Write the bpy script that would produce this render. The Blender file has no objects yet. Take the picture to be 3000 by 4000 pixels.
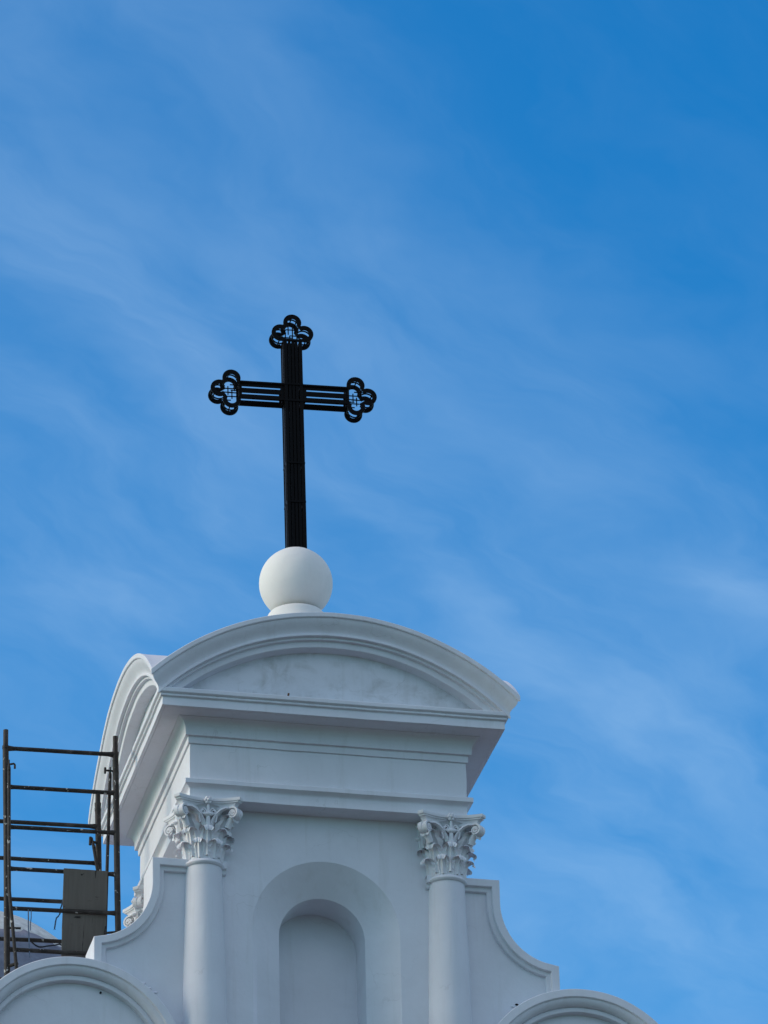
import bpy, bmesh, math, random
from mathutils import Vector, Matrix, noise
from mathutils.geometry import tessellate_polygon

scene = bpy.context.scene
COL = scene.collection
pi, sin, cos, sqrt, rad = math.pi, math.sin, math.cos, math.sqrt, math.radians
random.seed(7)
Z0 = 28.958                      # height of the cornice soffit above the ground

# ------------------------------------------------------------------ camera
cam = bpy.data.cameras.new("camera")
cam_o = bpy.data.objects.new("camera", cam)
COL.objects.link(cam_o)
az, pitch, roll = rad(12.819), rad(27.001), rad(-1.315)
F = Vector((sin(az)*cos(pitch), cos(az)*cos(pitch), sin(pitch)))
r0 = Vector((cos(az), -sin(az), 0)); u0 = r0.cross(F)
Rv = r0*cos(roll) + u0*sin(roll); Uv = u0*cos(roll) - r0*sin(roll)
m = Matrix((Rv, Uv, -F)).transposed().to_4x4()
m.translation = Vector((-12.443, -59.407, -27.358 + Z0))
cam_o.matrix_world = m
cam.sensor_fit = 'VERTICAL'; cam.sensor_height = 36; cam.lens = 36*22400/4000
cam.clip_start = 0.5; cam.clip_end = 5000
scene.camera = cam_o

# ------------------------------------------------------------------ sun and sky
SUN_EL, SUN_AZ = rad(21), rad(-88)          # azimuth from +y towards +x: the sun stands low on the left
sl = bpy.data.lights.new("sun", 'SUN'); sl.energy = 2.25; sl.angle = rad(30); sl.color = (1.0, .735, .57)
so = bpy.data.objects.new("sun", sl); COL.objects.link(so)
sd = Vector((sin(SUN_AZ)*cos(SUN_EL), cos(SUN_AZ)*cos(SUN_EL), sin(SUN_EL)))
so.rotation_euler = sd.to_track_quat('Z', 'Y').to_euler()
so.location = sd*60 + Vector((0, 0, Z0))

scene.view_settings.view_transform = 'Standard'
scene.view_settings.look = 'None'
scene.view_settings.exposure = 0.0
scene.view_settings.gamma = 1.0

W = bpy.data.worlds.new("World"); scene.world = W; W.use_nodes = True
nt = W.node_tree; nt.nodes.clear()

class NG:
    """short hand for wiring shader nodes"""
    def __init__(s, tree): s.t = tree
    def n(s, typ, **kw):
        nd = s.t.nodes.new(typ)
        for k, v in kw.items(): setattr(nd, k, v)
        return nd
    def put(s, sock, v):
        if isinstance(v, bpy.types.NodeSocket): s.t.links.new(v, sock)
        elif v is not None: sock.default_value = v
    def m(s, op, a, b=None, c=None, clamp=False):
        nd = s.n('ShaderNodeMath', operation=op, use_clamp=clamp)
        for i, v in enumerate((a, b, c)):
            if v is not None: s.put(nd.inputs[i], v)
        return nd.outputs[0]
    def noise(s, vec, scale, detail=4, rough=.5, dist=0.0):
        nd = s.n('ShaderNodeTexNoise')
        if vec is not None: s.put(nd.inputs['Vector'], vec)
        nd.inputs['Scale'].default_value = scale; nd.inputs['Detail'].default_value = detail
        nd.inputs['Roughness'].default_value = rough; nd.inputs['Distortion'].default_value = dist
        return nd.outputs[0]
    def ramp(s, fac, stops):
        nd = s.n('ShaderNodeValToRGB'); s.put(nd.inputs[0], fac)
        e = nd.color_ramp.elements
        while len(e) < len(stops): e.new(.5)
        for i, (p, c) in enumerate(stops):
            e[i].position = p
            e[i].color = (c, c, c, 1) if not hasattr(c, '__len__') else (*c[:3], 1)
        return nd.outputs[0]
    def mix(s, fac, a, b, blend='MIX'):
        nd = s.n('ShaderNodeMix', data_type='RGBA', blend_type=blend)
        s.put(nd.inputs[0], fac)
        for i, v in ((6, a), (7, b)):
            s.put(nd.inputs[i], v if isinstance(v, bpy.types.NodeSocket) else (*v[:3], 1))
        return nd.outputs[2]
    def comb(s, x, y, z):
        nd = s.n('ShaderNodeCombineXYZ')
        for i, v in enumerate((x, y, z)): s.put(nd.inputs[i], v)
        return nd.outputs[0]
    def scale(s, vec, v3):
        nd = s.n('ShaderNodeMapping'); s.put(nd.inputs['Vector'], vec); nd.inputs['Scale'].default_value = v3
        return nd.outputs[0]

g = NG(nt)
sky = g.n('ShaderNodeTexSky', sky_type='NISHITA')
sky.sun_disc = False; sky.sun_elevation = SUN_EL; sky.sun_rotation = SUN_AZ
sky.air_density = 1.0; sky.dust_density = 0.6; sky.ozone_density = 2.5; sky.altitude = 50
hs = g.n('ShaderNodeHueSaturation'); hs.inputs['Saturation'].default_value = 1.35; hs.inputs['Value'].default_value = 1.0
nt.links.new(sky.outputs[0], hs.inputs['Color'])
skyblue = g.mix(1.0, hs.outputs[0], (.09, 1.65, 1.95), 'MULTIPLY')
# cirrus: noise on a flat sheet high above the ground, combed along one direction
tc = g.n('ShaderNodeTexCoord'); sp = g.n('ShaderNodeSeparateXYZ'); nt.links.new(tc.outputs['Generated'], sp.inputs[0])
zc_ = g.m('MAXIMUM', sp.outputs[2], .06)
px_ = g.m('DIVIDE', sp.outputs[0], zc_); py_ = g.m('DIVIDE', sp.outputs[1], zc_)
SK = az + math.atan2(.45, .893)              # heading of the streaks
sc_ = g.m('ADD', g.m('MULTIPLY', px_, sin(SK)), g.m('MULTIPLY', py_, cos(SK)))      # along
tc_ = g.m('SUBTRACT', g.m('MULTIPLY', px_, cos(SK)), g.m('MULTIPLY', py_, sin(SK))) # across
def cloud_st(X, Y):                          # sheet coordinates of a direction of the photograph
    d = F + Rv*((X-1500)/22400) + Uv*((2000-Y)/22400)
    x, y = d.x/d.z, d.y/d.z
    return x*sin(SK)+y*cos(SK), x*cos(SK)-y*sin(SK)
wob = g.m('MULTIPLY', g.m('SUBTRACT', g.noise(g.comb(sc_, tc_, 2.7), 8.0, 4, .55), .5), .080)
tw = g.m('ADD', tc_, wob)
def streak(X, Y, lw, ls, amp):
    lw *= 1.25; ls *= .72
    s0, t0 = cloud_st(X, Y)
    a = g.m('POWER', g.m('DIVIDE', g.m('SUBTRACT', tw, t0), lw), 2.0)
    b = g.m('POWER', g.m('DIVIDE', g.m('SUBTRACT', sc_, s0), ls), 2.0)
    return g.m('MULTIPLY', g.m('EXPONENT', g.m('MULTIPLY', g.m('ADD', a, b), -1.0)), amp*.88)
STREAKS = [(640, 1330, .016, .10, .36), (900, 1780, .014, .08, .24), (230, 880, .026, .07, .20), (2830, 2330, .013, .055, .34), (1200, 1480, .020, .10, .10),
           (2020, 1400, .028, .10, .12), (1900, 2350, .040, .16, .14), (2480, 2950, .034, .12, .26), (2250, 1900, .010, .10, .10), (2620, 1850, .009, .10, .12),
           (2400, 2050, .030, .10, .10), (300, 1900, .035, .14, .12), (2600, 3600, .040, .12, .16), (1650, 2100, .012, .12, .14), (420, 2350, .018, .10, .14),
           (1330, 1250, .022, .10, .10), (650, 2350, .022, .10, .12), (1050, 2050, .016, .09, .22), (2150, 2700, .014, .12, .14), (1300, 600, .014, .14, .07)]
s0, t0 = cloud_st(2950, 350)                 # a clearer gap towards the upper right
gap = g.m('EXPONENT', g.m('MULTIPLY', g.m('ADD', g.m('POWER', g.m('DIVIDE', g.m('SUBTRACT', tw, t0), .125), 2.0), g.m('POWER', g.m('DIVIDE', g.m('SUBTRACT', sc_, s0), .36), 2.0)), -1.0))
tot = g.m('MULTIPLY', g.m('SUBTRACT', 1.0, gap), .28)
for s_ in STREAKS: tot = g.m('ADD', tot, streak(*s_))
s0, t0 = cloud_st(2300, 3500)
tot = g.m('ADD', tot, g.m('MULTIPLY', g.m('MULTIPLY', g.m('SUBTRACT', sc_, s0 - .35), .45, clamp=True), .36))
n1 = g.noise(g.comb(g.m('MULTIPLY', sc_, 3.0), g.m('MULTIPLY', tw, 13.0), 0.0), 1.0, 6, .56, .5)
n2 = g.noise(g.comb(g.m('MULTIPLY', sc_, 9.0), g.m('MULTIPLY', tw, 42.0), 3.1), 1.0, 6, .6, .3)
n3 = g.noise(g.comb(g.m('MULTIPLY', sc_, 6.5), g.m('MULTIPLY', tw, 16.0), 7.7), 1.0, 5, .55, .4)
fil = g.m('ADD', g.m('ADD', g.m('MULTIPLY', n1, .75), g.m('MULTIPLY', n2, .25)), g.m('MULTIPLY', g.ramp(n3, [(.25, 0), (.75, 1)]), .65))
soft = g.m('MULTIPLY', g.m('SUBTRACT', fil, .66, clamp=True), .06)
cl = g.m('ADD', g.m('MULTIPLY', tot, g.m('MULTIPLY', fil, .40)), soft, clamp=True)
big = g.ramp(g.noise(g.comb(g.m('MULTIPLY', px_, .35), g.m('MULTIPLY', py_, .35), 5.5), 1.0, 6, .6, .4), [(.36, .12), (.60, .60)])
# outside the view, unseen cloud added as neutral fill light for the front wall
d2 = g.m('ADD', g.m('POWER', g.m('SUBTRACT', px_, F.x/F.z), 2.0), g.m('POWER', g.m('SUBTRACT', py_, F.y/F.z), 2.0))
far = g.m('SUBTRACT', 1.0, g.m('EXPONENT', g.m('MULTIPLY', g.m('MAXIMUM', g.m('SUBTRACT', d2, .28), 0.0), -1.4)))
skycol = g.mix(g.m('MULTIPLY', big, far, clamp=True), g.mix(cl, skyblue, (6.3, 8.4, 10.2)), (7.7, 7.2, 7.3))
bg = g.n('ShaderNodeBackground'); nt.links.new(skycol, bg.inputs[0]); bg.inputs[1].default_value = 0.112
ow = g.n('ShaderNodeOutputWorld'); nt.links.new(bg.outputs[0], ow.inputs[0])

# ------------------------------------------------------------------ materials
def material(name, rough=.8, spec=.3, metal=0.0):
    mt = bpy.data.materials.new(name); mt.use_nodes = True
    b = mt.node_tree.nodes['Principled BSDF']
    b.inputs['Roughness'].default_value = rough; b.inputs['Metallic'].default_value = metal
    b.inputs['Specular IOR Level'].default_value = spec
    return mt, NG(mt.node_tree), b
def objco(g):
    return g.n('ShaderNodeTexCoord').outputs['Object']
def bump(g, b, height, strength, dist=.02):
    bp = g.n('ShaderNodeBump'); bp.inputs['Strength'].default_value = strength; bp.inputs['Distance'].default_value = dist
    g.put(bp.inputs['Height'], height); g.t.links.new(bp.outputs[0], b.inputs['Normal'])

def plaster(name, base=(.74, .75, .80), stains=0.0, streaks=.26):
    mt, g, b = material(name, .72, .25)
    co = objco(g)
    n_ = g.noise(co, 1.3, 5, .6)
    col = g.mix(g.ramp(n_, [(.3, 0), (.75, 1)]), [c*.90 for c in base], base)
    st = g.noise(g.scale(co, (7, 7, .55)), 1.0, 6, .65, .2)
    col = g.mix(g.m('MULTIPLY', g.ramp(st, [(.55, 0), (.78, 1)]), streaks), col, (.42, .41, .38))
    pt = g.noise(co, .9, 3, .45, .8)
    col = g.mix(g.m('MULTIPLY', g.ramp(pt, [(.52, 0), (.56, 1)]), .16), col, [c*.80 for c in base])
    vo = g.n('ShaderNodeTexVoronoi', feature='DISTANCE_TO_EDGE'); vo.inputs['Scale'].default_value = 1.15
    wp = g.n('ShaderNodeVectorMath', operation='MULTIPLY_ADD'); nn_ = g.n('ShaderNodeTexNoise'); nn_.inputs['Scale'].default_value = 3.0; nn_.inputs['Detail'].default_value = 6
    g.put(nn_.inputs['Vector'], co); g.put(wp.inputs[0], nn_.outputs['Color']); wp.inputs[1].default_value = (.55, .55, .55); g.put(wp.inputs[2], co)
    g.put(vo.inputs['Vector'], wp.outputs[0])
    crk = g.m('MULTIPLY', g.ramp(vo.outputs['Distance'], [(.0, 1), (.0075, 0)]), g.ramp(g.noise(co, 1.1, 3, .5), [(.52, 0), (.60, 1)]))
    col = g.mix(g.m('MULTIPLY', crk, .22), col, (.25, .24, .23))
    fine = g.noise(co, 38, 4, .6)
    col = g.mix(g.m('MULTIPLY', g.ramp(fine, [(.60, 0), (.74, 1)]), .10), col, (.45, .44, .42))
    if stains:
        p1 = g.noise(g.scale(co, (1.6, 1.6, 2.6)), 1.6, 7, .62, .6)
        p2 = g.noise(g.scale(co, (5.0, 5.0, 1.4)), 1.4, 6, .66, .8)
        k = g.m('MULTIPLY', g.ramp(p1, [(.47, 0), (.66, 1)]), g.ramp(p2, [(.36, .15), (.62, 1)]))
        col = g.mix(g.m('MULTIPLY', k, stains), col, (.30, .295, .27))
        p3 = g.noise(g.scale(co, (9, 9, 3.5)), 1.0, 5, .7, 1.2)
        col = g.mix(g.m('MULTIPLY', g.ramp(p3, [(.66, 0), (.74, 1)]), stains*.45), col, (.22, .20, .17))
    g.t.links.new(col, b.inputs['Base Color'])
    h = g.m('ADD', g.m('MULTIPLY', g.noise(co, 3.2, 3, .5), 1.0), g.m('MULTIPLY', g.noise(co, 55, 3, .6), .06))
    bump(g, b, h, .55, .022)
    return mt
MW = plaster("white_plaster")
MT = plaster("stained_plaster", stains=.46, streaks=.34)
MB = plaster("ball_plaster", base=(.80, .785, .755), streaks=.07)
MC = plaster("cast_ornament", base=(.765, .77, .805), streaks=.08)

def metal_black():
    mt, g, b = material("black_paint", .5, .08)
    co = objco(g)
    g.t.links.new(g.mix(g.noise(co, 14, 4, .6), (.0015, .0015, .002), (.004, .004, .005)), b.inputs['Base Color'])
    bump(g, b, g.noise(co, 60, 3, .6), .2, .004)
    return mt
MK = metal_black()

def rusty():
    mt, g, b = material("old_scaffold_steel", .62, .35)
    co = objco(g)
    col = g.mix(g.ramp(g.noise(co, 9, 6, .65), [(.35, 0), (.7, 1)]), (.010, .0085, .0078), (.036, .028, .024))
    col = g.mix(g.ramp(g.noise(co, 4.3, 5, .6, .5), [(.56, 0), (.66, 1)]), col, (.055, .048, .043))
    col = g.mix(g.ramp(g.noise(co, 15, 4, .55, .3), [(.645, 0), (.67, .85)]), col, (.46, .45, .43))
    g.t.links.new(col, b.inputs['Base Color'])
    bump(g, b, g.noise(co, 30, 4, .6), .35, .006)
    return mt
MR = rusty()

def board_mat():
    mt, g, b = material("weathered_board", .85, .15)
    co = objco(g)
    gr = g.noise(g.scale(co, (22, 22, 1.6)), 1.0, 6, .6, .4)
    col = g.mix(g.ramp(gr, [(.3, 0), (.75, 1)]), (.112, .101, .090), (.142, .130, .117))
    cr = g.noise(g.scale(co, (14, 14, 1.1)), 1.0, 5, .6, 1.0)
    col = g.mix(g.ramp(cr, [(.66, 0), (.69, .8)]), col, (.018, .016, .015))
    kn = g.noise(g.scale(co, (5, 5, 15)), 1.0, 4, .6, .6)
    col = g.mix(g.ramp(kn, [(.64, 0), (.69, .9)]), col, (.014, .012, .011))
    g.t.links.new(col, b.inputs['Base Color'])
    bump(g, b, gr, .3, .01)
    return mt
MBo = board_mat()
def flat_noise(name, a, c, sc, rough=.85, bs=.3):
    mt, g, b = material(name, rough, .2)
    co = objco(g)
    n_ = g.noise(co, sc, 6, .65, .3)
    g.t.links.new(g.mix(g.ramp(n_, [(.32, 0), (.7, 1)]), a, c), b.inputs['Base Color'])
    bump(g, b, n_, bs, .03)
    return mt
MD = flat_noise("pale_concrete", (.50, .49, .455), (.74, .73, .69), 9.0, bs=.5)
MV = flat_noise("dark_blue_band", (.13, .145, .19), (.24, .26, .315), 4.0, .7, .6)
MRope = flat_noise("blue_rope", (.03, .06, .11), (.08, .13, .2), 20)
MWire = flat_noise("grey_wire", (.09, .13, .20), (.17, .22, .30), 20)
MRust = flat_noise("rust", (.10, .045, .022), (.26, .12, .06), 40)
MDark = flat_noise("dark_hole", (.012, .012, .013), (.03, .03, .03), 40)
MG = flat_noise("dry_ground", (.075, .066, .056), (.13, .115, .098), .25)

# ------------------------------------------------------------------ mesh helpers
def wv(v, a=.0035):                            # hand made walls: nothing runs dead straight
    q = v*1.15
    return v + Vector((noise.noise(q + Vector((3.1, 0, 0))), noise.noise(q + Vector((0, 7.7, 0))), noise.noise(q + Vector((0, 0, 5.3)))))*a \
             + Vector((noise.noise(v*4.1), noise.noise(v*4.1 + Vector((9, 0, 0))), noise.noise(v*4.1 + Vector((0, 9, 4)))))*a*.45

class MBld:
    def __init__(s): s.bm = bmesh.new()
    def v(s, *c): return s.bm.verts.new(c if len(c) == 3 else c[0])
    def f(s, *vs):
        try: return s.bm.faces.new(vs)
        except ValueError: return None
    def grid(s, rows, closed_u=False, closed_v=False):
        R = [[s.bm.verts.new(p) for p in r] for r in rows]
        n, k = len(R), len(R[0])
        for i in range(n if closed_v else n-1):
            for j in range(k if closed_u else k-1):
                s.f(R[i][j], R[i][(j+1) % k], R[(i+1) % n][(j+1) % k], R[(i+1) % n][j])
        return R
    def lathe(s, prof, seg=48, c=(0, 0, 0), cap=False):
        rows = [[Vector((c[0]+r*cos(2*pi*j/seg), c[1]+r*sin(2*pi*j/seg), c[2]+z)) for j in range(seg)] for r, z in prof]
        R = s.grid(rows, closed_u=True)
        if cap:
            s.f(*reversed(R[0])); s.f(*R[-1])
    def box(s, c, size, rot=None):
        M = Matrix.Translation(c) @ (rot.to_4x4() if rot else Matrix.Identity(4)) @ Matrix.Diagonal((*size, 1))
        bmesh.ops.create_cube(s.bm, size=1, matrix=M)
    def tube(s, pts, r, seg=10, cap=True, rad_f=None):
        pts = [Vector(p) for p in pts]; rows = []
        up = Vector((0, 0, 1))
        for i, p in enumerate(pts):
            t = (pts[min(i+1, len(pts)-1)] - pts[max(i-1, 0)]).normalized()
            if abs(t.dot(up)) > .95: a = t.cross(Vector((0, 1, 0))).normalized()
            else: a = t.cross(up).normalized()
            b = t.cross(a)
            rr = r if rad_f is None else rad_f(i/(len(pts)-1))*r
            rows.append([p + (a*cos(2*pi*k/seg) + b*sin(2*pi*k/seg))*rr for k in range(seg)])
        R = s.grid(rows, closed_u=True)
        if cap: s.f(*reversed(R[0])); s.f(*R[-1])
    def wobble(s, a=.0035):
        for v in s.bm.verts: v.co = wv(v.co, a)
    def build(s, name, mat, parent=None, smooth=True, sharp=32, bevel=0.0, bseg=2, loc=None, solid=0.0):
        bm = s.bm
        bmesh.ops.remove_doubles(bm, verts=bm.verts, dist=1e-5)
        bmesh.ops.recalc_face_normals(bm, faces=bm.faces)
        me = bpy.data.meshes.new(name); 
        for f_ in bm.faces: f_.smooth = smooth
        if smooth and not bevel:
            for e in bm.edges:
                if len(e.link_faces) == 2 and e.calc_face_angle(0) > rad(sharp): e.smooth = False
        bm.to_mesh(me); bm.free()
        me.materials.append(mat)
        o = bpy.data.objects.new(name, me); COL.objects.link(o)
        if solid:
            md = o.modifiers.new("s", 'SOLIDIFY'); md.thickness = solid; md.offset = 0
        if bevel:
            md = o.modifiers.new("b", 'BEVEL'); md.width = bevel; md.segments = bseg; md.limit_method = 'ANGLE'
            md.angle_limit = rad(30); md.harden_normals = True; md.use_clamp_overlap = True
        if parent: o.parent = parent
        if loc: o.location = loc
        return o

def thing(name, label, cat, loc=(0, 0, 0), group=None):
    o = bpy.data.objects.new(name, None); COL.objects.link(o); o.location = loc; o.empty_display_size = .2
    o['label'] = label; o['category'] = cat
    if group: o['group'] = group
    return o
def tag(o, label, cat):
    o['label'] = label; o['category'] = cat; return o

# everything below is modelled with z = 0 at the soffit of the cornice; the things stand at height Z0
def Up(z): return (0, 0, z)

# ------------------------------------------------------------------ ground
gb = MBld()
N = 24
for i in range(N):
    pass
gb.grid([[Vector((-1500 + 3000*i/N, -1500 + 3000*j/N, 0)) for i in range(N+1)] for j in range(N+1)])
go = gb.build("ground", MG); go['kind'] = 'structure'

# ------------------------------------------------------------------ the church tower
T = thing("church_tower", "white plastered church tower with arched pediments and Corinthian columns under the black cross", "church tower", (0, 0, Z0))

def square_ring(prof, n=30, a=.0052):
    """a closed profile of (half width, z) carried round the four sides with mitred corners"""
    b = MBld()
    S = [(-1, -1, 1, 0), (1, -1, 0, 1), (1, 1, -1, 0), (-1, 1, 0, -1)]
    rows = []
    for sx, sy, dx, dy in S:
        for k in range(n):
            t = 2*k/n
            rows.append([Vector((sx*d + dx*t*d, sy*d + dy*t*d, z)) for d, z in prof])
    b.grid(rows, closed_u=True, closed_v=True)
    b.wobble(a)
    return b
def arc(cx, cz, rx, rz, a0, a1, n):
    return [(cx + rx*cos(rad(a0+(a1-a0)*i/n)), cz + rz*sin(rad(a0+(a1-a0)*i/n))) for i in range(n+1)]

# architrave: plain band, then a projecting fillet over a small hollow
arch_p = [(1.32, -.952), (1.600, -.954), (1.600, -.842), (1.603, -.830)] + [(1.612, -.818), (1.634, -.806), (1.650, -.794), (1.660, -.790), (1.660, -.737), (1.655, -.731), (1.57, -.729), (1.32, -.730)]
square_ring(arch_p).build("architrave", MW, T, bevel=.006)
square_ring([(1.3, -.75), (1.597, -.75), (1.600, -.50), (1.597, -.27), (1.3, -.27)]).build("frieze", MW, T, bevel=.004)
bed = [(1.3, -.283), (1.618, -.285), (1.621, -.205), (1.655, -.200), (1.657, -.102)] + [(1.664, -.088), (1.672, -.062), (1.690, -.036), (1.715, -.018), (1.742, -.008)] + [(1.742, .02), (1.3, .02)]
square_ring(bed).build("bed_moulding", MW, T, bevel=.005)
corona = [(1.70, -.001), (1.935, -.002), (1.945, .004), (1.955, -.001), (1.978, -.001), (1.976, .096), (1.985, .102), (2.000, .106), (2.006, .118), (1.998, .128), (2.004, .136), (2.022, .143), (2.030, .150), (2.032, .192), (2.026, .200), (1.70, .205)]
square_ring(corona, 34, .0062).build("cornice", MW, T, bevel=.005)

# the four arched pediments
RA, HP, ZP = 3.045, 2.129, .367
ZC = ZP - sqrt(RA*RA - HP*HP)
def ped_profile():
    p = [(1.80, 3.036), (2.05, 3.040), (2.124, RA), (2.130, 3.040), (2.129, 2.996), (2.123, 2.988), (2.108, 2.984)]
    # cyma: convex above, hollow below
    for i in range(1, 13):
        t = i/12
        p.append((2.106 - .088*(t*t*(3-2*t))*.9 - .002*t, 2.984 - .160*t))
    p += [(2.032, 2.822), (2.034, 2.800), (2.030, 2.796), (1.992, 2.794), (1.989, 2.790), (1.990, 2.767), (1.986, 2.763), (1.948, 2.760), (1.945, 2.740), (1.944, 2.730), (1.942, 2.696), (1.937, 2.690), (1.79, 2.680)]
    return p
PP = ped_profile()
def side_rot(k): return Matrix.Rotation(k*pi/2, 4, 'Z')
def pediment(k):
    b = MBld(); NA = 64
    rows = []
    for i in range(NA+1):
        s = -1 + 2*i/NA
        row = []
        for d, R in PP:
            x = s*d
            row.append(Vector((x, -d, ZC + sqrt(R*R - x*x))))
        rows.append(row)
    b.grid(rows)
    M = side_rot(k)
    for v in b.bm.verts: v.co = wv(M @ v.co, .0045)
    return b
def tympanum(k):
    b = MBld(); rows = []
    for j in range(9):
        t = j/8; row = []
        for i in range(49):
            x = -1.93 + 3.86*i/48
            top = ZC + sqrt(2.70**2 - min(x*x, 2.69**2)); lo = .12
            row.append(Vector((x, -1.80, lo + max(top - lo, .005)*t)))
        rows.append(row)
    b.grid(rows)
    M = side_rot(k)
    for v in b.bm.verts: v.co = wv(M @ v.co, .007)
    return b
for k in range(4):
    p = pediment(k).build("arched_pediment", MW, T, bevel=.004)
    tympanum(k).build("tympanum", MT, p)
# cross vaulted roof behind the pediments
rb = MBld(); n = 72; rows = []
def hh(x): return ZC + sqrt((RA-.006)**2 - x*x)
for j in range(n+1):
    y = -2.118 + 4.236*j/n
    rows.append([Vector((x, y, max(hh(x), hh(y)))) for x in [-2.118 + 4.236*i/n for i in range(n+1)]])
rb.grid(rows); rb.wobble(.004)
rb.build("roof", MW, T)
# a rusty stub and a few chips left by the plasterers
sb = MBld(); sb.tube([(-.543, -2.02, .196), (-.541, -2.034, .214), (-.540, -2.036, .224)], .0115, 8); sb.build("rusty_stub", MRust, T)
sb = MBld(); sb.tube([(-2.565, -1.30, -3.268), (-2.565, -1.35, -3.268)], .012, 10); sb.build("plug", MDark, T)

# the wall: body between the columns, scroll shouldered parapets, round headed gables below
YW, YB = -1.33, -.85
GX, GZ, GR = 2.88, -4.165, 1.235
def scroll_path(n=22):
    p = [(1.15, -1.625), (1.992, -1.625), (1.992, -1.90)]
    for i in range(1, n+1):
        a = rad(180 + 76.5*i/n)
        p.append((2.660 + .668*cos(a), -1.90 + .722*sin(a)))
    p += [(2.652, -2.632), (2.654, -3.05)]
    return p
def offset(path, o):
    """path shifted by o to its inner (lower left) side with mitred corners"""
    out = []
    P = [Vector(p) for p in path]
    for i, p in enumerate(P):
        d1 = (p - P[i-1]).normalized() if i else None
        d2 = (P[i+1] - p).normalized() if i < len(P)-1 else None
        d1 = d1 or d2; d2 = d2 or d1
        n1 = Vector((d1.y, -d1.x)); n2 = Vector((d2.y, -d2.x))
        nn = (n1 + n2); q = nn.dot(n1)
        out.append(p + nn*(o/q))
    return out
SP = scroll_path()
def wall_outline():
    inner = offset(SP, .02)
    right = [(p.x, p.y) for p in inner if p.x > 1.331]
    right = [(1.33, -.949), (1.33, inner[0].y)] + right
    # along the gable arc to its right hand foot
    a0 = math.acos((right[-1][0]-GX)/(GR-.03))
    while right and right[-1][1] < GZ + sqrt(max((GR-.03)**2 - (right[-1][0]-GX)**2, 0)) : right.pop()
    xs = 2.626; a0 = math.acos((xs-GX)/(GR-.03))
    right.append((xs, GZ + (GR-.03)*sin(a0)))
    for i in range(1, 33):
        a = a0*(1 - i/32)
        right.append((GX + (GR-.03)*cos(a), GZ + (GR-.03)*sin(a)))
    right.append((GX+GR-.03, -Z0))
    left = [(-x, z) for x, z in reversed(right)]
    return right + left
NZ = -2.350
def niche_outline(R, zb=-6.2, n=40):
    p = [(-R, zb)] + [(R*cos(pi - pi*i/n), NZ + R*sin(pi - pi*i/n)) for i in range(n+1)] + [(R, zb)]
    return p
def wall_mesh():
    b = MBld()
    outer = wall_outline(); hole = niche_outline(.845)
    polys = [[Vector((x, z, 0)) for x, z in outer], [Vector((x, z, 0)) for x, z in reversed(hole)]]
    tris = tessellate_polygon(polys)
    flat = outer + list(reversed(hole))
    for y in (YW, YB):
        vs = [b.v(x, y, z) for x, z in flat]
        for t in tris: b.f(*[vs[i] for i in t])
        if y == YW: v0 = vs
        else: v1 = vs
    no = len(outer)
    for i in range(no): b.f(v0[i], v0[(i+1) % no], v1[(i+1) % no], v1[i])
    return b
wall_mesh().build("wall", MW, T, sharp=25)
nb = MBld()
o1, o2 = niche_outline(.845), niche_outline(.495)
yi, yk = -1.085, -.62
def rows_between(pa, ya, pb, yb, k):
    return [[Vector((a[0]+(c[0]-a[0])*i/k, ya+(yb-ya)*i/k, a[1]+(c[1]-a[1])*i/k)) for a, c in zip(pa, pb)] for i in range(k+1)]
nb.grid(rows_between(o1, YW, o2, yi, 6)); nb.grid(rows_between(o2, yi, o2, yk, 5))
back = o2
vs = [nb.v(x, yk, z) for x, z in back]; nb.f(*vs)
vs = [nb.v(*p) for p in ((-.845, YW, -6.2), (.845, YW, -6.2), (.495, yk, -6.2), (-.495, yk, -6.2))]; nb.f(*vs)
nb.build("niche", MW, T, sharp=28)
# tower body behind the front wall
bb = MBld()
q = [(-1.33, YB), (1.33, YB), (1.33, 1.33), (-1.33, 1.33)]
rows = [[Vector((x, y, z)) for x, y in q] for z in (-14.0, -8, -5, -3, -2, -.949)]
R_ = [[bb.bm.verts.new(p) for p in r] for r in rows]
for i in range(len(R_)-1):
    for j in (1, 2, 3): bb.f(R_[i][j], R_[i][(j+1) % 4], R_[i+1][(j+1) % 4], R_[i+1][j])
bb.build("body", MW, T)
# nave behind and below
nv = MBld(); nv.box((0, 7.6, -Z0/2 - 3.2), (8.1, 16.8, Z0 - 6.4 - .01)); nv.build("nave", MW, T, bevel=.02)

# string course that carries the columns and closes the niche below
lb = MBld(); lb.box((0, -1.55, -6.10), (4.0, .50, .20)); lb.box((0, -1.50, -6.26), (3.85, .40, .12)); lb.build("ledge", MW, T, bevel=.02)
# raised border that follows the scroll
def border(sgn):
    b = MBld()
    prof = [(0, YB+.004), (0, -1.34), (-.002, -1.414), (.004, -1.420), (.082, -1.420), (.088, -1.414), (.091, -1.388), (.095, -1.380), (.132, -1.374), (.139, -1.368), (.143, -1.345), (.146, -1.32)]
    rows = [[Vector((p.x*sgn, y, p.y)) for p in offset(SP, o)] for o, y in prof]
    b.grid(rows); b.wobble(.004)
    return b
for sgn in (-1, 1): border(sgn).build("scroll_parapet", MW, T, sharp=26)
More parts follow.
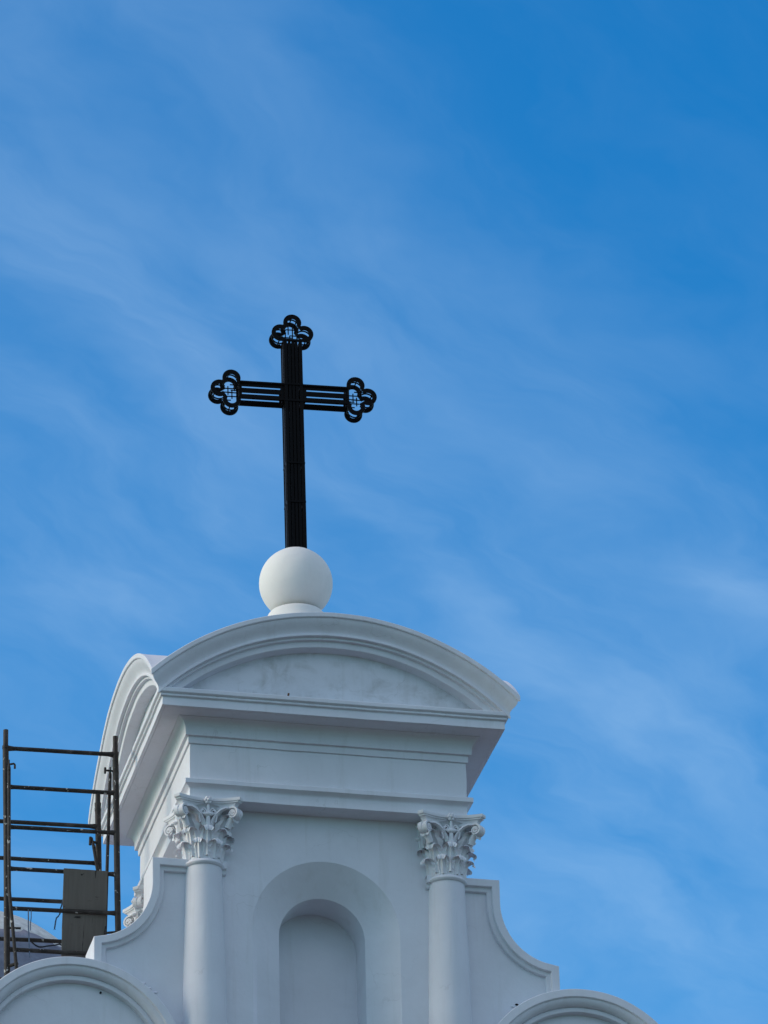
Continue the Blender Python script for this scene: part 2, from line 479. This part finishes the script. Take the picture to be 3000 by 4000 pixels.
# hood mouldings of the two gables
def hood(sgn):
    b = MBld(); 
    prof = [(GR, YB-.01), (GR, -1.508), (GR-.008, -1.518), (1.146, -1.520), (1.139, -1.515), (1.136, -1.502), (1.128, -1.496)]
    for i in range(1, 9):
        t = i/8; prof.append((1.128 - .075*sin(t*pi/2)**1.15, -1.496 + .085*(1-cos(t*pi/2))))
    prof += [(1.050, -1.405), (1.045, -1.412), (1.002, -1.412), (.996, -1.407), (.990, -1.345), (.988, -1.32)]
    path = [(-1, -4.0)] + [(cos(pi*(1-i/72)), sin(pi*(1-i/72))) for i in range(73)] + [(1, -4.0)]
    rows = []
    for R, y in prof:
        row = []
        for cx, cz in path:
            if cz < -3: row.append(Vector((sgn*GX + R*cx, y, GZ - 5)))
            else: row.append(Vector((sgn*GX + R*cx, y, GZ + R*cz)))
        rows.append(row)
    b.grid(rows); b.wobble(.005)
    return b
for sgn in (-1, 1): hood(sgn).build("arched_gable_moulding", MW, T, sharp=26)

# chips and lumps that the plasterers left along the edge of the hoods
for cx_, cz_, r_, mt_ in ((-2.088, -3.121, .020, MW), (-2.01, -3.175, .014, MW), (-1.948, -3.22, .017, MW), (2.166, -3.095, .015, MDark), (2.115, -3.12, .014, MW)):
    b = MBld(); bmesh.ops.create_icosphere(b.bm, subdivisions=2, radius=r_)
    for v in b.bm.verts: v.co = Vector((v.co.x*1.5, v.co.y*.7, v.co.z*.8)) * (1 + .5*noise.noise(v.co*60 + Vector((cx_, 0, 0))))
    b.build("plaster_chip", mt_, T, loc=(cx_, -1.336, cz_))

# ------------------------------------------------------------------ Corinthian columns
def spiral_pts(r0, turns, n, growth=.36):
    out = []
    for i in range(n+1):
        a = turns*2*pi*i/n
        r = r0*(growth**(i/n*turns/1.0))
        out.append((r*cos(a), r*sin(a)))
    return out
def bell_r(z):
    t = max(0, min(1, z/.60))
    return .198 + .012*t + .085*max(0, (t-.45)/.55)**2.2
def add_leaf(b, ang, z0, h, w, curl, lean=.02, drop=1.15, seed=0):
    """an acanthus leaf: rises along the bell, rolls outwards and down at its tip"""
    NT, NU = 22, 10
    ca, sa = cos(ang), sin(ang)
    cen = []
    hs_ = h*.80
    for i in range(NT+1):
        t = i/NT
        if t < .62:
            q = t/.62
            cen.append((bell_r(z0 + hs_*q) + .012 + lean*q*q, z0 + hs_*q, 0.0))
        else:
            q = (t-.62)/.38
            th = q*pi*drop
            rr = curl
            cen.append((bell_r(z0+hs_) + .012 + lean + rr*(1-cos(th)), z0 + hs_ + rr*1.25*sin(th), th))
    rows = []
    for i, (r, z, th) in enumerate(cen):
        t = i/NT
        wid = w*(.74 + .26*sin(min(t/.62, 1)*pi*.75))*(1 if t < .62 else (1 - .55*((t-.62)/.38)**1.5))
        lob = 1 + .17*sin(t*pi*9.0)
        row = []
        for j in range(NU+1):
            u = -1 + 2*j/NU
            e = abs(u)
            lat = u*wid*(1 + (lob-1)*e*e)
            rib = .010*math.exp(-(u/.16)**2)
            flu = .010*cos(u*pi*3.2)*(1 if t < .8 else .5)
            back = -.030*e*e*(1 if t < .7 else .3)
            off = rib + flu + back
            nr, nz = (1, 0) if th == 0 else (cos(th), sin(th)*.6)
            zz = z + off*nz - (.012*e*e if t > .62 else 0)
            rr = r + off*nr
            # wrap round the bell
            row.append(Vector((ca*rr - sa*lat, sa*rr + ca*lat, zz)))
        rows.append(row)
    b.grid(rows)
def ribbon(b, pts, nrm, width, thick):
    """a flat strap with real thickness along pts; nrm is its width direction"""
    pts = [Vector(p) for p in pts]; nrm = Vector(nrm).normalized(); rows = []
    for i, p in enumerate(pts):
        t = (pts[min(i+1, len(pts)-1)] - pts[max(i-1, 0)]).normalized()
        s = t.cross(nrm).normalized()
        k = 1 - .35*i/(len(pts)-1)
        rows.append([p + nrm*width/2 + s*thick*k/2, p + nrm*width/2 - s*thick*k/2, p - nrm*width/2 - s*thick*k/2, p - nrm*width/2 + s*thick*k/2])
    R = b.grid(rows, closed_u=True)
    b.f(*R[0]); b.f(*R[-1])
def capital_mesh():
    H = .69
    b = MBld()
    b.lathe([(.195, -.01), (.203, .02)] + [(bell_r(z), z) for z in [.05*i for i in range(1, 13)]] + [(.312, .605), (.2, .612)], 40)
    # abacus with hollow sides and cut corners
    def aba(s, z, cut=.052):
        pts = []
        for k in range(4):
            a = k*pi/2; n = 12
            for i in range(n+1):
                u = -1 + 2*i/n
                x = u*(.395 - cut); y = -(.395 - .098*(1-u*u)**1.0)
                q = Vector((x*s, y*s + (0), 0)); q.rotate(Matrix.Rotation(a, 3, 'Z'))
                pts.append(Vector((q.x, q.y, z)))
        return pts
    layers = [(.78, .556), (.815, .562), (.835, .566), (.845, .578), (.855, .600), (.885, .622), (.925, .634), (.950, .636), (.952, .648), (.995, .653), (1.0, .658), (1.0, .690)]
    R = b.grid([aba(s, z) for s, z in layers], closed_u=True)
    b.f(*R[0]); b.f(*R[-1])
    # leaves
    for i in range(8):
        add_leaf(b, i*pi/4 + pi/8, .004, .205, .078, .038, .028)
    for i in range(8):
        add_leaf(b, i*pi/4, .03, .350, .086, .042, .036)
    for i in range(4):                          # big corner leaves that carry the volutes
        add_leaf(b, i*pi/2 + pi/4, .16, .350, .104, .056, .078, 1.1)
    for k in range(4):
        a = Matrix.Rotation(k*pi/2, 3, 'Z')
        # rosette in the middle of the abacus with its stalk
        def tr(x, y, z): return a @ Vector((x, y, z))
        for q in range(6):
            th = q*pi/3
            c_ = tr(.030*cos(th), -.318, .655 + .030*sin(th)); bmesh.ops.create_uvsphere(b.bm, u_segments=8, v_segments=6, radius=.022, matrix=Matrix.Translation(c_))
        bmesh.ops.create_uvsphere(b.bm, u_segments=8, v_segments=6, radius=.020, matrix=Matrix.Translation(tr(0, -.336, .655)))
        b.tube([tr(0, -.285, .36), tr(0, -.292, .45), tr(0, -.300, .52), tr(0, -.306, .63)], .030, 10, True, lambda t: 1 - .55*t)
        bmesh.ops.create_uvsphere(b.bm, u_segments=10, v_segments=8, radius=.040, matrix=Matrix.Translation(tr(0, -.300, .490)) @ Matrix.Diagonal((1.45, .9, .70, 1)))
        for s in (-1, 1):
            # the strap of the corner volute: springs beside the stalk, runs out under the abacus, rolls up in the plane of the diagonal
            dg = a @ Vector((s, -1, 0)).normalized(); sd_ = a @ Vector((-s, -1, 0)).normalized()
            cen = dg*.430 + sd_*.034 + Vector((0, 0, .508))
            pts = [tr(.040*s, -.268, .37), tr(.060*s, -.278, .43), tr(.100*s, -.290, .500), tr(.150*s, -.303, .548), tr(.205*s, -.316, .573), cen + Vector((0, 0, .071)) - dg*.035]
            for px, pz in spiral_pts(.070, 2.2, 44, .50):
                pts.append(cen + dg*pz + Vector((0, 0, px)))
            ribbon(b, pts, sd_, .046, .021)
            bmesh.ops.create_uvsphere(b.bm, u_segments=8, v_segments=6, radius=.017, matrix=Matrix.Translation(cen + sd_*.006))
            # inner helix
            cen2 = tr(.055*s, -.290, .520)
            ex2 = a @ Vector((-s, 0, 0))
            pts = [tr(.085*s, -.270, .40), tr(.100*s, -.276, .46), tr(.098*s, -.284, .52)]
            pts2 = []
            for px, pz in spiral_pts(.040, 1.6, 24, .45):
                pts2.append(cen2 + Vector((0, 0, px)) + ex2*pz)
            ribbon(b, pts + pts2, a @ Vector((0, -1, 0)), .036, .014)
        # core of the scroll between its two straps, and the stem that carries it
        d = a @ Vector((1, -1, 0)).normalized()
        side = a @ Vector((1, 1, 0)).normalized()
        c0 = d*.430 + Vector((0, 0, .508))
        b.tube([c0 - side*.030, c0, c0 + side*.030], .062, 14)
        b.tube([d*.33 + Vector((0, 0, .36)), d*.37 + Vector((0, 0, .44)), d*.41 + Vector((0, 0, .49))], .040, 10)
    return b
def shaft_mesh():
    b = MBld()
    prof = [(.268, -6.0), (.262, -5.0), (.254, -4.2), (.245, -3.4), (.234, -2.8), (.223, -2.3), (.214, -1.95), (.207, -1.74), (.206, -1.64)]
    b.lathe(prof, 64); b.wobble(.003)
    return b
def ring_mesh():
    b = MBld()
    b.lathe([(.199, -1.720), (.215, -1.714), (.229, -1.704), (.236, -1.688), (.232, -1.672), (.219, -1.660), (.210, -1.655), (.207, -1.648), (.19, -1.640)], 56)
    return b
CX, CY, CZ = 1.397, 1.335, -1.645
first = None
for sx, sy in ((-1, -1), (1, -1), (1, 1), (-1, 1)):
    if first is None:
        sh = shaft_mesh().build("column", MW, T); sh.location = (sx*CX, sy*CY, 0)
        cp = capital_mesh().build("capital", MC, sh, sharp=50, loc=(0, 0, CZ))
        rg = ring_mesh().build("neck_ring", MW, sh)
        first = (sh, cp, rg)
    else:
        c = first[0].copy(); COL.objects.link(c); c.parent = T; c.location = (sx*CX, sy*CY, 0)
        for ch in first[1:]:
            d = ch.copy(); COL.objects.link(d); d.parent = c

# ------------------------------------------------------------------ ball finial
B = thing("ball_finial", "smooth white plastered ball on a flared foot on top of the church tower", "ball finial", (-.012, 0, Z0 + 1.2))
b = MBld()
cz, rr = 2.640 - 1.2, .434
b.lathe([(.02, cz-rr+.0005)] + [(rr*sin(rad(180-a)), cz + rr*cos(rad(180-a))) for a in range(6, 153, 4)] + [(.203, cz+.386), (.196, cz+.392), (.02, cz+.394)], 72)
b.wobble(.004)
b.build("ball", MB, B, sharp=40)
b = MBld()
b.lathe([(.25, 1.035), (.292, 1.040), (.318, 1.030), (.338, 1.005), (.352, .97), (.366, .93), (.392, .88), (.43, .82), (.47, .76), (.50, .70), (.50, .10), (.55, .02), (.55, -.25)], 64)
b.build("foot", MB, B, sharp=40)

# ------------------------------------------------------------------ iron cross
K = thing("iron_cross", "black openwork iron cross with trefoil ends standing on the white ball", "cross", (-.002, 0, Z0 + 3.02))
K.rotation_euler = (0, rad(-.45), rad(-1.9))
HZ = 5.160 - 3.03                # height of the arms above the foot
DY = .11                         # half depth of the lattice
def bar(b, x0, x1, z0, z1, y0, y1): b.box(((x0+x1)/2, (y0+y1)/2, (z0+z1)/2), (x1-x0, y1-y0, z1-z0))
b = MBld()
TZ, TX = .806, .755              # centre of the trefoils from the crossing
zt = HZ + TZ - .085
for ys in (-1, 1):
    y0, y1 = sorted((ys*DY, ys*(DY-.018)))
    for xs in (-.092, .092): bar(b, xs-.021, xs+.021, -.02, zt, y0, y1)          # edge strips
    y0, y1 = sorted((ys*(DY-.006), ys*(DY-.022)))
    for xs in (-.042, 0, .042): bar(b, xs-.0165, xs+.0165, 0, zt, y0, y1)        # slats between
    y0, y1 = sorted((ys*(DY+.004), ys*(DY-.024)))
    for z in (.0, .66, 1.18, HZ-.11, HZ+.11, zt-.01): bar(b, -.115, .115, z-.014, z+.014, y0, y1)
for xs in (-1, 1):
    for z in (.02, .66, 1.18, HZ-.11, HZ+.11, zt): bar(b, xs*.1-.012, xs*.1+.012, z-.02, z+.02, -DY+.01, DY-.01)
    x0, x1 = sorted((xs*.112, xs*.104)); bar(b, x0, x1, 0, HZ-.12, -.036, .036)  # slat along each side
    bar(b, x0, x1, HZ+.12, zt, -.036, .036)
bar(b, -.07, .07, 0, zt, -.012, .012)
b.build("shaft", MK, K, bevel=.0025, bseg=1)
def cross_arm(sg):
    b = MBld()
    xa, xb = sorted((sg*.114, sg*(TX-.085)))
    for ys in (-1, 1):
        y0, y1 = sorted((ys*DY, ys*(DY-.016)))
        for zz in (-.105, .105): bar(b, xa, xb, HZ+zz-.011, HZ+zz+.011, y0, y1)
        y0, y1 = sorted((ys*.0845, ys*.0735))
        for zz in (-.0845, 0, .0845): bar(b, xa, xb, HZ+zz-.0325, HZ+zz+.0325, y0, y1)
        for xe in (xa+.02, xb-.015): bar(b, xe-.022, xe+.022, HZ-.1125, HZ+.1125, y0-.003, y1+.003)
    for xe in (xa+.02, xb-.015):
        for zz in (-.1, .1): bar(b, xe-.012, xe+.012, HZ+zz-.012, HZ+zz+.012, -DY+.01, DY-.01)
    return b
for sg in (-1, 1): cross_arm(sg).build("arm", MK, K, bevel=.0025, bseg=1)
def trefoil_loop(R, d, n=16):
    """outline of three lobes (right, up, left of an upward trefoil), open at its foot"""
    # intersection of neighbouring lobes lies on the diagonal
    pts = []
    h = d/ sqrt(2)
    L = sqrt(max(R*R - h*h, 1e-6))
    diag = L + d/sqrt(2)
    P1 = Vector((diag/sqrt(2), diag/sqrt(2)))
    def arc_pts(c, a0, a1): return [Vector((c[0]+R*cos(a0+(a1-a0)*i/n), c[1]+R*sin(a0+(a1-a0)*i/n))) for i in range(n+1)]
    aR = math.atan2(P1.y, P1.x - d)
    pts += arc_pts((d, 0), -rad(114), aR)
    aU0 = math.atan2(P1.y - d, P1.x); pts += arc_pts((0, d), aU0, pi - aU0)[1:]
    pts += arc_pts((-d, 0), pi - aR, pi + rad(114))[1:]
    return pts
def trefoil_end(place):
    b = MBld()
    d = .145
    def plate(Ro, Ri, y0, y1):
        A, C = trefoil_loop(Ro, d), trefoil_loop(Ri, d)
        rows = []
        for p, q in zip(A, C):
            rows.append([place(p.x, y0, p.y), place(p.x, y1, p.y), place(q.x, y1, q.y), place(q.x, y0, q.y)])
        R = b.grid(rows, closed_u=True)
        b.f(*R[0]); b.f(*R[-1])
    plate(.110, .058, -DY, -DY+.02)
    plate(.110, .058, DY-.02, DY)
    plate(.100, .088, -.008, .008)
    # tie pins between the plates
    for a_, c_ in ((pi/2, (0, d)), (pi*.08, (d, 0)), (pi*.92, (-d, 0)), (pi/4, (.0, d)), (pi*.75, (0, d)), (-pi*.45, (d, 0)), (pi*1.45, (-d, 0))):
        x, z = c_[0]+.090*cos(a_), c_[1]+.090*sin(a_)
        b.tube([place(x, -DY, z), place(x, DY, z)], .008, 6)
    # fretwork in the middle, front and back
    for y in (-DY+.012, DY-.012):
        for zz, x0, x1 in ((.045, -.085, .03), (-.035, -.03, .085), (-.095, -.10, .10)):
            b.tube([place(x0, y, zz), place(x1, y, zz)], .0072, 6)
        for xx, z0, z1 in ((.0, -.105, .075), (.052, -.105, .02), (-.052, -.02, .12), (.085, -.10, -.02)):
            b.tube([place(xx, y, z0), place(xx, y, z1)], .0072, 6)
        for c_ in ((0, d), (d, 0), (-d, 0)):
            pass
    return b
trefoil_end(lambda x, y, z: Vector((x, y, HZ+TZ+z))).build("trefoil_end", MK, K, sharp=40)
trefoil_end(lambda x, y, z: Vector((-TX-z, y, HZ+x))).build("trefoil_end", MK, K, sharp=40)
trefoil_end(lambda x, y, z: Vector((TX+z, y, HZ-x))).build("trefoil_end", MK, K, sharp=40)

# ------------------------------------------------------------------ scaffold
ZB = -6.39                        # the nave roof that carries the scaffold
S = thing("scaffold", "rusty brown tubular scaffold of ladder frames standing left of the white tower", "scaffold", (-2.85, .4, Z0 + ZB))
off = Vector((-2.85, .4, ZB))
def P_(x, y, z): return Vector((x, y, z)) - off
def jit(p, a=.006): return Vector((p[0]+random.uniform(-a, a), p[1]+random.uniform(-a, a), p[2]+random.uniform(-a, a)))
def long_tube(b, p0, p1, r, k=6, seg=12, bend=.004):
    p0, p1 = Vector(p0), Vector(p1)
    pts = [p0.lerp(p1, i/k) + (Vector((random.uniform(-1, 1), random.uniform(-1, 1), 0))*bend if 0 < i < k else Vector()) for i in range(k+1)]
    b.tube(pts, r, seg)
def frame(xl, xr, yl, yr, ztl, ztr, lean, rungs, zbot):
    fb = MBld()                    # top rail is the frame part, uprights and rungs are its pieces
    z = rungs[0]
    long_tube(fb, P_(xl+.02, yl, z[0]), P_(xr-.02, yr, z[1]), .0250, 6, 12, .002)
    for s, x in ((1, xl), (-1, xr)):
        y, zz = (yl, z[0]) if s == 1 else (yr, z[1])
        fb.tube([P_(x+s*.015, y, zz), P_(x+s*.06, y, zz), P_(x+s*.11, y, zz)], .036, 10, True, lambda t: 1 - .33*t)
    fo = fb.build("frame", MR, S)
    for x, y, zt in ((xl, yl, ztl), (xr, yr, ztr)):
        pb = MBld()
        long_tube(pb, P_(x+lean, y, zbot), P_(x, y, zt-.20), .0355, 8, 14, .003)
        pb.tube([P_(x, y, zt-.22), P_(x, y, zt)], .0300, 14)
        pb.tube([P_(x, y, zt-.235), P_(x, y, zt-.20)], .0390, 14)
        pb.build("upright", MR, fo)
    for i, (z0, z1) in enumerate(rungs[1:]):
        q = MBld()
        dx = lean*(ztr - z1)/(ztr - zbot)
        long_tube(q, P_(xl+dx+.02, yl, z0), P_(xr+dx-.02, yr, z1), .0245, 6, 12, .003)
        for s, x, y, zz in ((1, xl, yl, z0), (-1, xr, yr, z1)):
            q.tube([P_(x+dx+s*.02, y, zz), P_(x+dx+s*.06, y, zz), P_(x+dx+s*.11, y, zz)], .033, 10, True, lambda t: 1 - .32*t)
        q.build("rung", MR, fo)
    return fo
r1 = [(.125, .122), (-.357, -.360), (-.856, -.858), (-1.371, -1.373), (-1.858, -1.852), (-2.36, -2.365), (-2.86, -2.86), (-3.36, -3.36), (-3.86, -3.86)]
frame(-3.487, -2.220, -.25, -.29, .352, .350, .10, r1, ZB)
r2 = [(-.165, -.150), (-.630, -.615), (-1.142, -1.120), (-1.645, -1.620), (-2.15, -2.13), (-2.65, -2.64), (-3.15, -3.15)]
frame(-3.44, -2.178, 1.15, 1.15, .285, .285, .10, r2, ZB)
def brace(pts, r, flat=True):
    b = MBld()
    P = [P_(*p) for p in pts]
    d = (P[1]-P[0]).normalized()
    b.tube([P[0]-d*.05, P[0]+d*.005], .009, 8)
    b.tube([P[0]-d*.006, P[0]+d*.02, P[0]+d*.05, P[0]+d*.09], r, 10, True, lambda t: .45 + .55*min(1, t*1.5))
    b.tube([P[0]+d*.08] + P[1:], r, 10)
    return b.build("brace", MR, S)
brace([(-2.268, -.215, -.055), (-2.286, -.215, -.75), (-2.298, -.215, -1.14), (-2.322, -.215, -2.09), (-2.33, -.20, -2.6)], .0195)
brace([(-3.462, -.36, -.12), (-3.452, -.36, -1.2), (-3.444, -.36, -1.69), (-3.352, -.36, -2.66), (-3.31, -.36, -3.1)], .0200)
brace([(-2.248, 1.08, -.375), (-2.194, 1.08, -.72), (-2.10, 1.08, -1.3)], .0200)
brace([(-3.60, .25, -1.0), (-3.54, .30, -1.9), (-3.50, .3, -3.2)], .020)
def pin(pts, r=.0125):
    b = MBld(); b.tube([P_(*p) for p in pts], r, 8); return b.build("lock_pin", MR, S)
pin([(-3.49, -.25, -.088), (-3.398, -.30, -.086), (-3.388, -.30, -.095), (-3.386, -.30, -.105), (-3.386, -.30, -.146)])
pin([(-2.22, -.29, -.088), (-2.335, -.29, -.084)]); pin([(-2.338, -.29, -.050), (-2.340, -.29, -.122)], .014)
pin([(-2.20, -.29, -2.080), (-2.335, -.24, -2.083)], .015)
pin([(-3.46, -.26, -2.105), (-3.30, -.30, -2.115)], .014)
pin([(-3.43, -.26, -2.57), (-3.34, -.34, -2.56)], .02)
pin([(-2.178, 1.15, -.36), (-2.275, 1.10, -.36)], .016); pin([(-2.272, 1.10, -.31), (-2.276, 1.10, -.41)], .018)
cb = MBld(); cb.tube([P_(-2.178, 1.15, .15), P_(-2.178, 1.15, .02)], .040, 12, True, lambda t: 1 - .2*t); cb.build("coupler", MR, S)

# board pushed through the rungs
PB = MBld()
w, L, t = .505, 1.75, .028
nx, nz = 10, 30
for s in (0, 1):
    PB.grid([[Vector((-w/2 + w*i/nx + .004*noise.noise(Vector((s, j*.3, 2))), s*t + .006*noise.noise(Vector((i*.2, j*.15, 4))), -L*j/nz + (.006*noise.noise(Vector((i*.8, 1, 3))) if j == 0 else 0))) for i in range(nx+1)] for j in range(nz+1)])
bmv = PB.bm; bmesh.ops.bridge_loops(bmv, edges=[e for e in bmv.edges if len(e.link_faces) == 1])
pbo = PB.build("scaffold_board", MBo, None, bevel=.004)
pbo.location = (-2.567, -.345, Z0 - 1.362)
pbo.rotation_euler = (rad(9.5), rad(-.4), rad(1.0))
tag(pbo, "grey weathered board leaning upright through the rungs of the scaffold", "board")
# frayed rope that hangs beside the board
rp = MBld()
rpts = [(-2.79, -.21, -1.62), (-2.812, -.21, -1.72), (-2.824, -.21, -1.774), (-2.835, -.22, -1.803), (-2.845, -.23, -1.878), (-2.866, -.23, -1.913), (-2.884, -.23, -1.932), (-2.892, -.23, -1.972), (-2.900, -.23, -2.029), (-2.904, -.23, -2.056)]
o0 = Vector(rpts[0])
rp.tube([Vector(p)-o0 for p in rpts], .0085, 8)
rp.tube([Vector(rpts[-1])-o0, Vector(rpts[-1])-o0 + Vector((-.008, 0, -.022))], .004, 6); rp.tube([Vector(rpts[-1])-o0, Vector(rpts[-1])-o0 + Vector((.009, 0, -.020))], .004, 6)
ro = rp.build("rope", MRope); ro.location = o0 + Vector((0, 0, Z0))
tag(ro, "short frayed blue rope hanging beside the grey scaffold board", "rope")

# ------------------------------------------------------------------ pale dome behind the scaffold
DC = Vector((-2.92, 8.6, -.79)); DR = 2.55
D = thing("dome", "pale weathered dome behind the scaffold at the lower left edge", "dome", (DC.x, DC.y, Z0 + ZB))
b = MBld()
b.lathe([(DR*sin(rad(a)), DC.z - ZB + DR*cos(rad(a))) for a in range(1, 116, 2)] + [(DR*.90, 0)], 96)
for v in b.bm.verts: v.co += Vector((noise.noise(v.co*1.7), noise.noise(v.co*1.7+Vector((5, 0, 0))), noise.noise(v.co*1.7+Vector((0, 5, 0)))))*.02
b.build("shell", MD, D)
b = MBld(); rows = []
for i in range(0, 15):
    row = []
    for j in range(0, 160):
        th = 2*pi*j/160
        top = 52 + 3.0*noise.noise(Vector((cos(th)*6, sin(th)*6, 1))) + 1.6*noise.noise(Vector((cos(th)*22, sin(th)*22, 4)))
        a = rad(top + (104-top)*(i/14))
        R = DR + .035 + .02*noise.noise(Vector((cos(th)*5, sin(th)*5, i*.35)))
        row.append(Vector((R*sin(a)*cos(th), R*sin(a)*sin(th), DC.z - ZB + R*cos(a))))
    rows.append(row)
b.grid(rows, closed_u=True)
b.build("bluish_band", MV, D, solid=.012)  # bluish layer with a ragged top edge round the lower dome
# two wires tied to a rung, and a cable sagging over the dome
def cable(pts, r, label, mat=MWire):
    o0 = Vector(pts[0]); c = MBld(); c.tube([Vector(p)-o0 for p in pts], r, 6)
    o = c.build("cable", mat); o.location = o0 + Vector((0, 0, Z0)); tag(o, label, "cable"); return o
cable([(-3.212, -.235, -1.829), (-3.212, -.262, -1.838), (-3.212, -.274, -1.870), (-3.209, -.270, -2.05), (-3.201, -.268, -2.22), (-3.195, -.27, -2.39), (-3.194, -.27, -2.45)], .0075, "longer of the two thin wires hanging from a scaffold rung beside the board")
cable([(-3.180, -.235, -1.829), (-3.180, -.262, -1.838), (-3.180, -.274, -1.870), (-3.178, -.27, -1.96), (-3.186, -.27, -2.04), (-3.184, -.27, -2.12)], .0055, "shorter of the two thin wires hanging from a scaffold rung beside the board")
cable([(-2.15, 6.50, .66), (-2.105, 6.485, .599), (-2.065, 6.475, .56), (-2.022, 6.485, .546), (-1.977, 6.51, .557), (-1.909, 6.57, .598), (-1.839, 6.64, .639), (-1.768, 6.72, .686), (-1.708, 6.79, .73), (-1.60, 6.95, .76)], .010, "dark cable sagging across the front of the pale dome behind the scaffold", MDark)
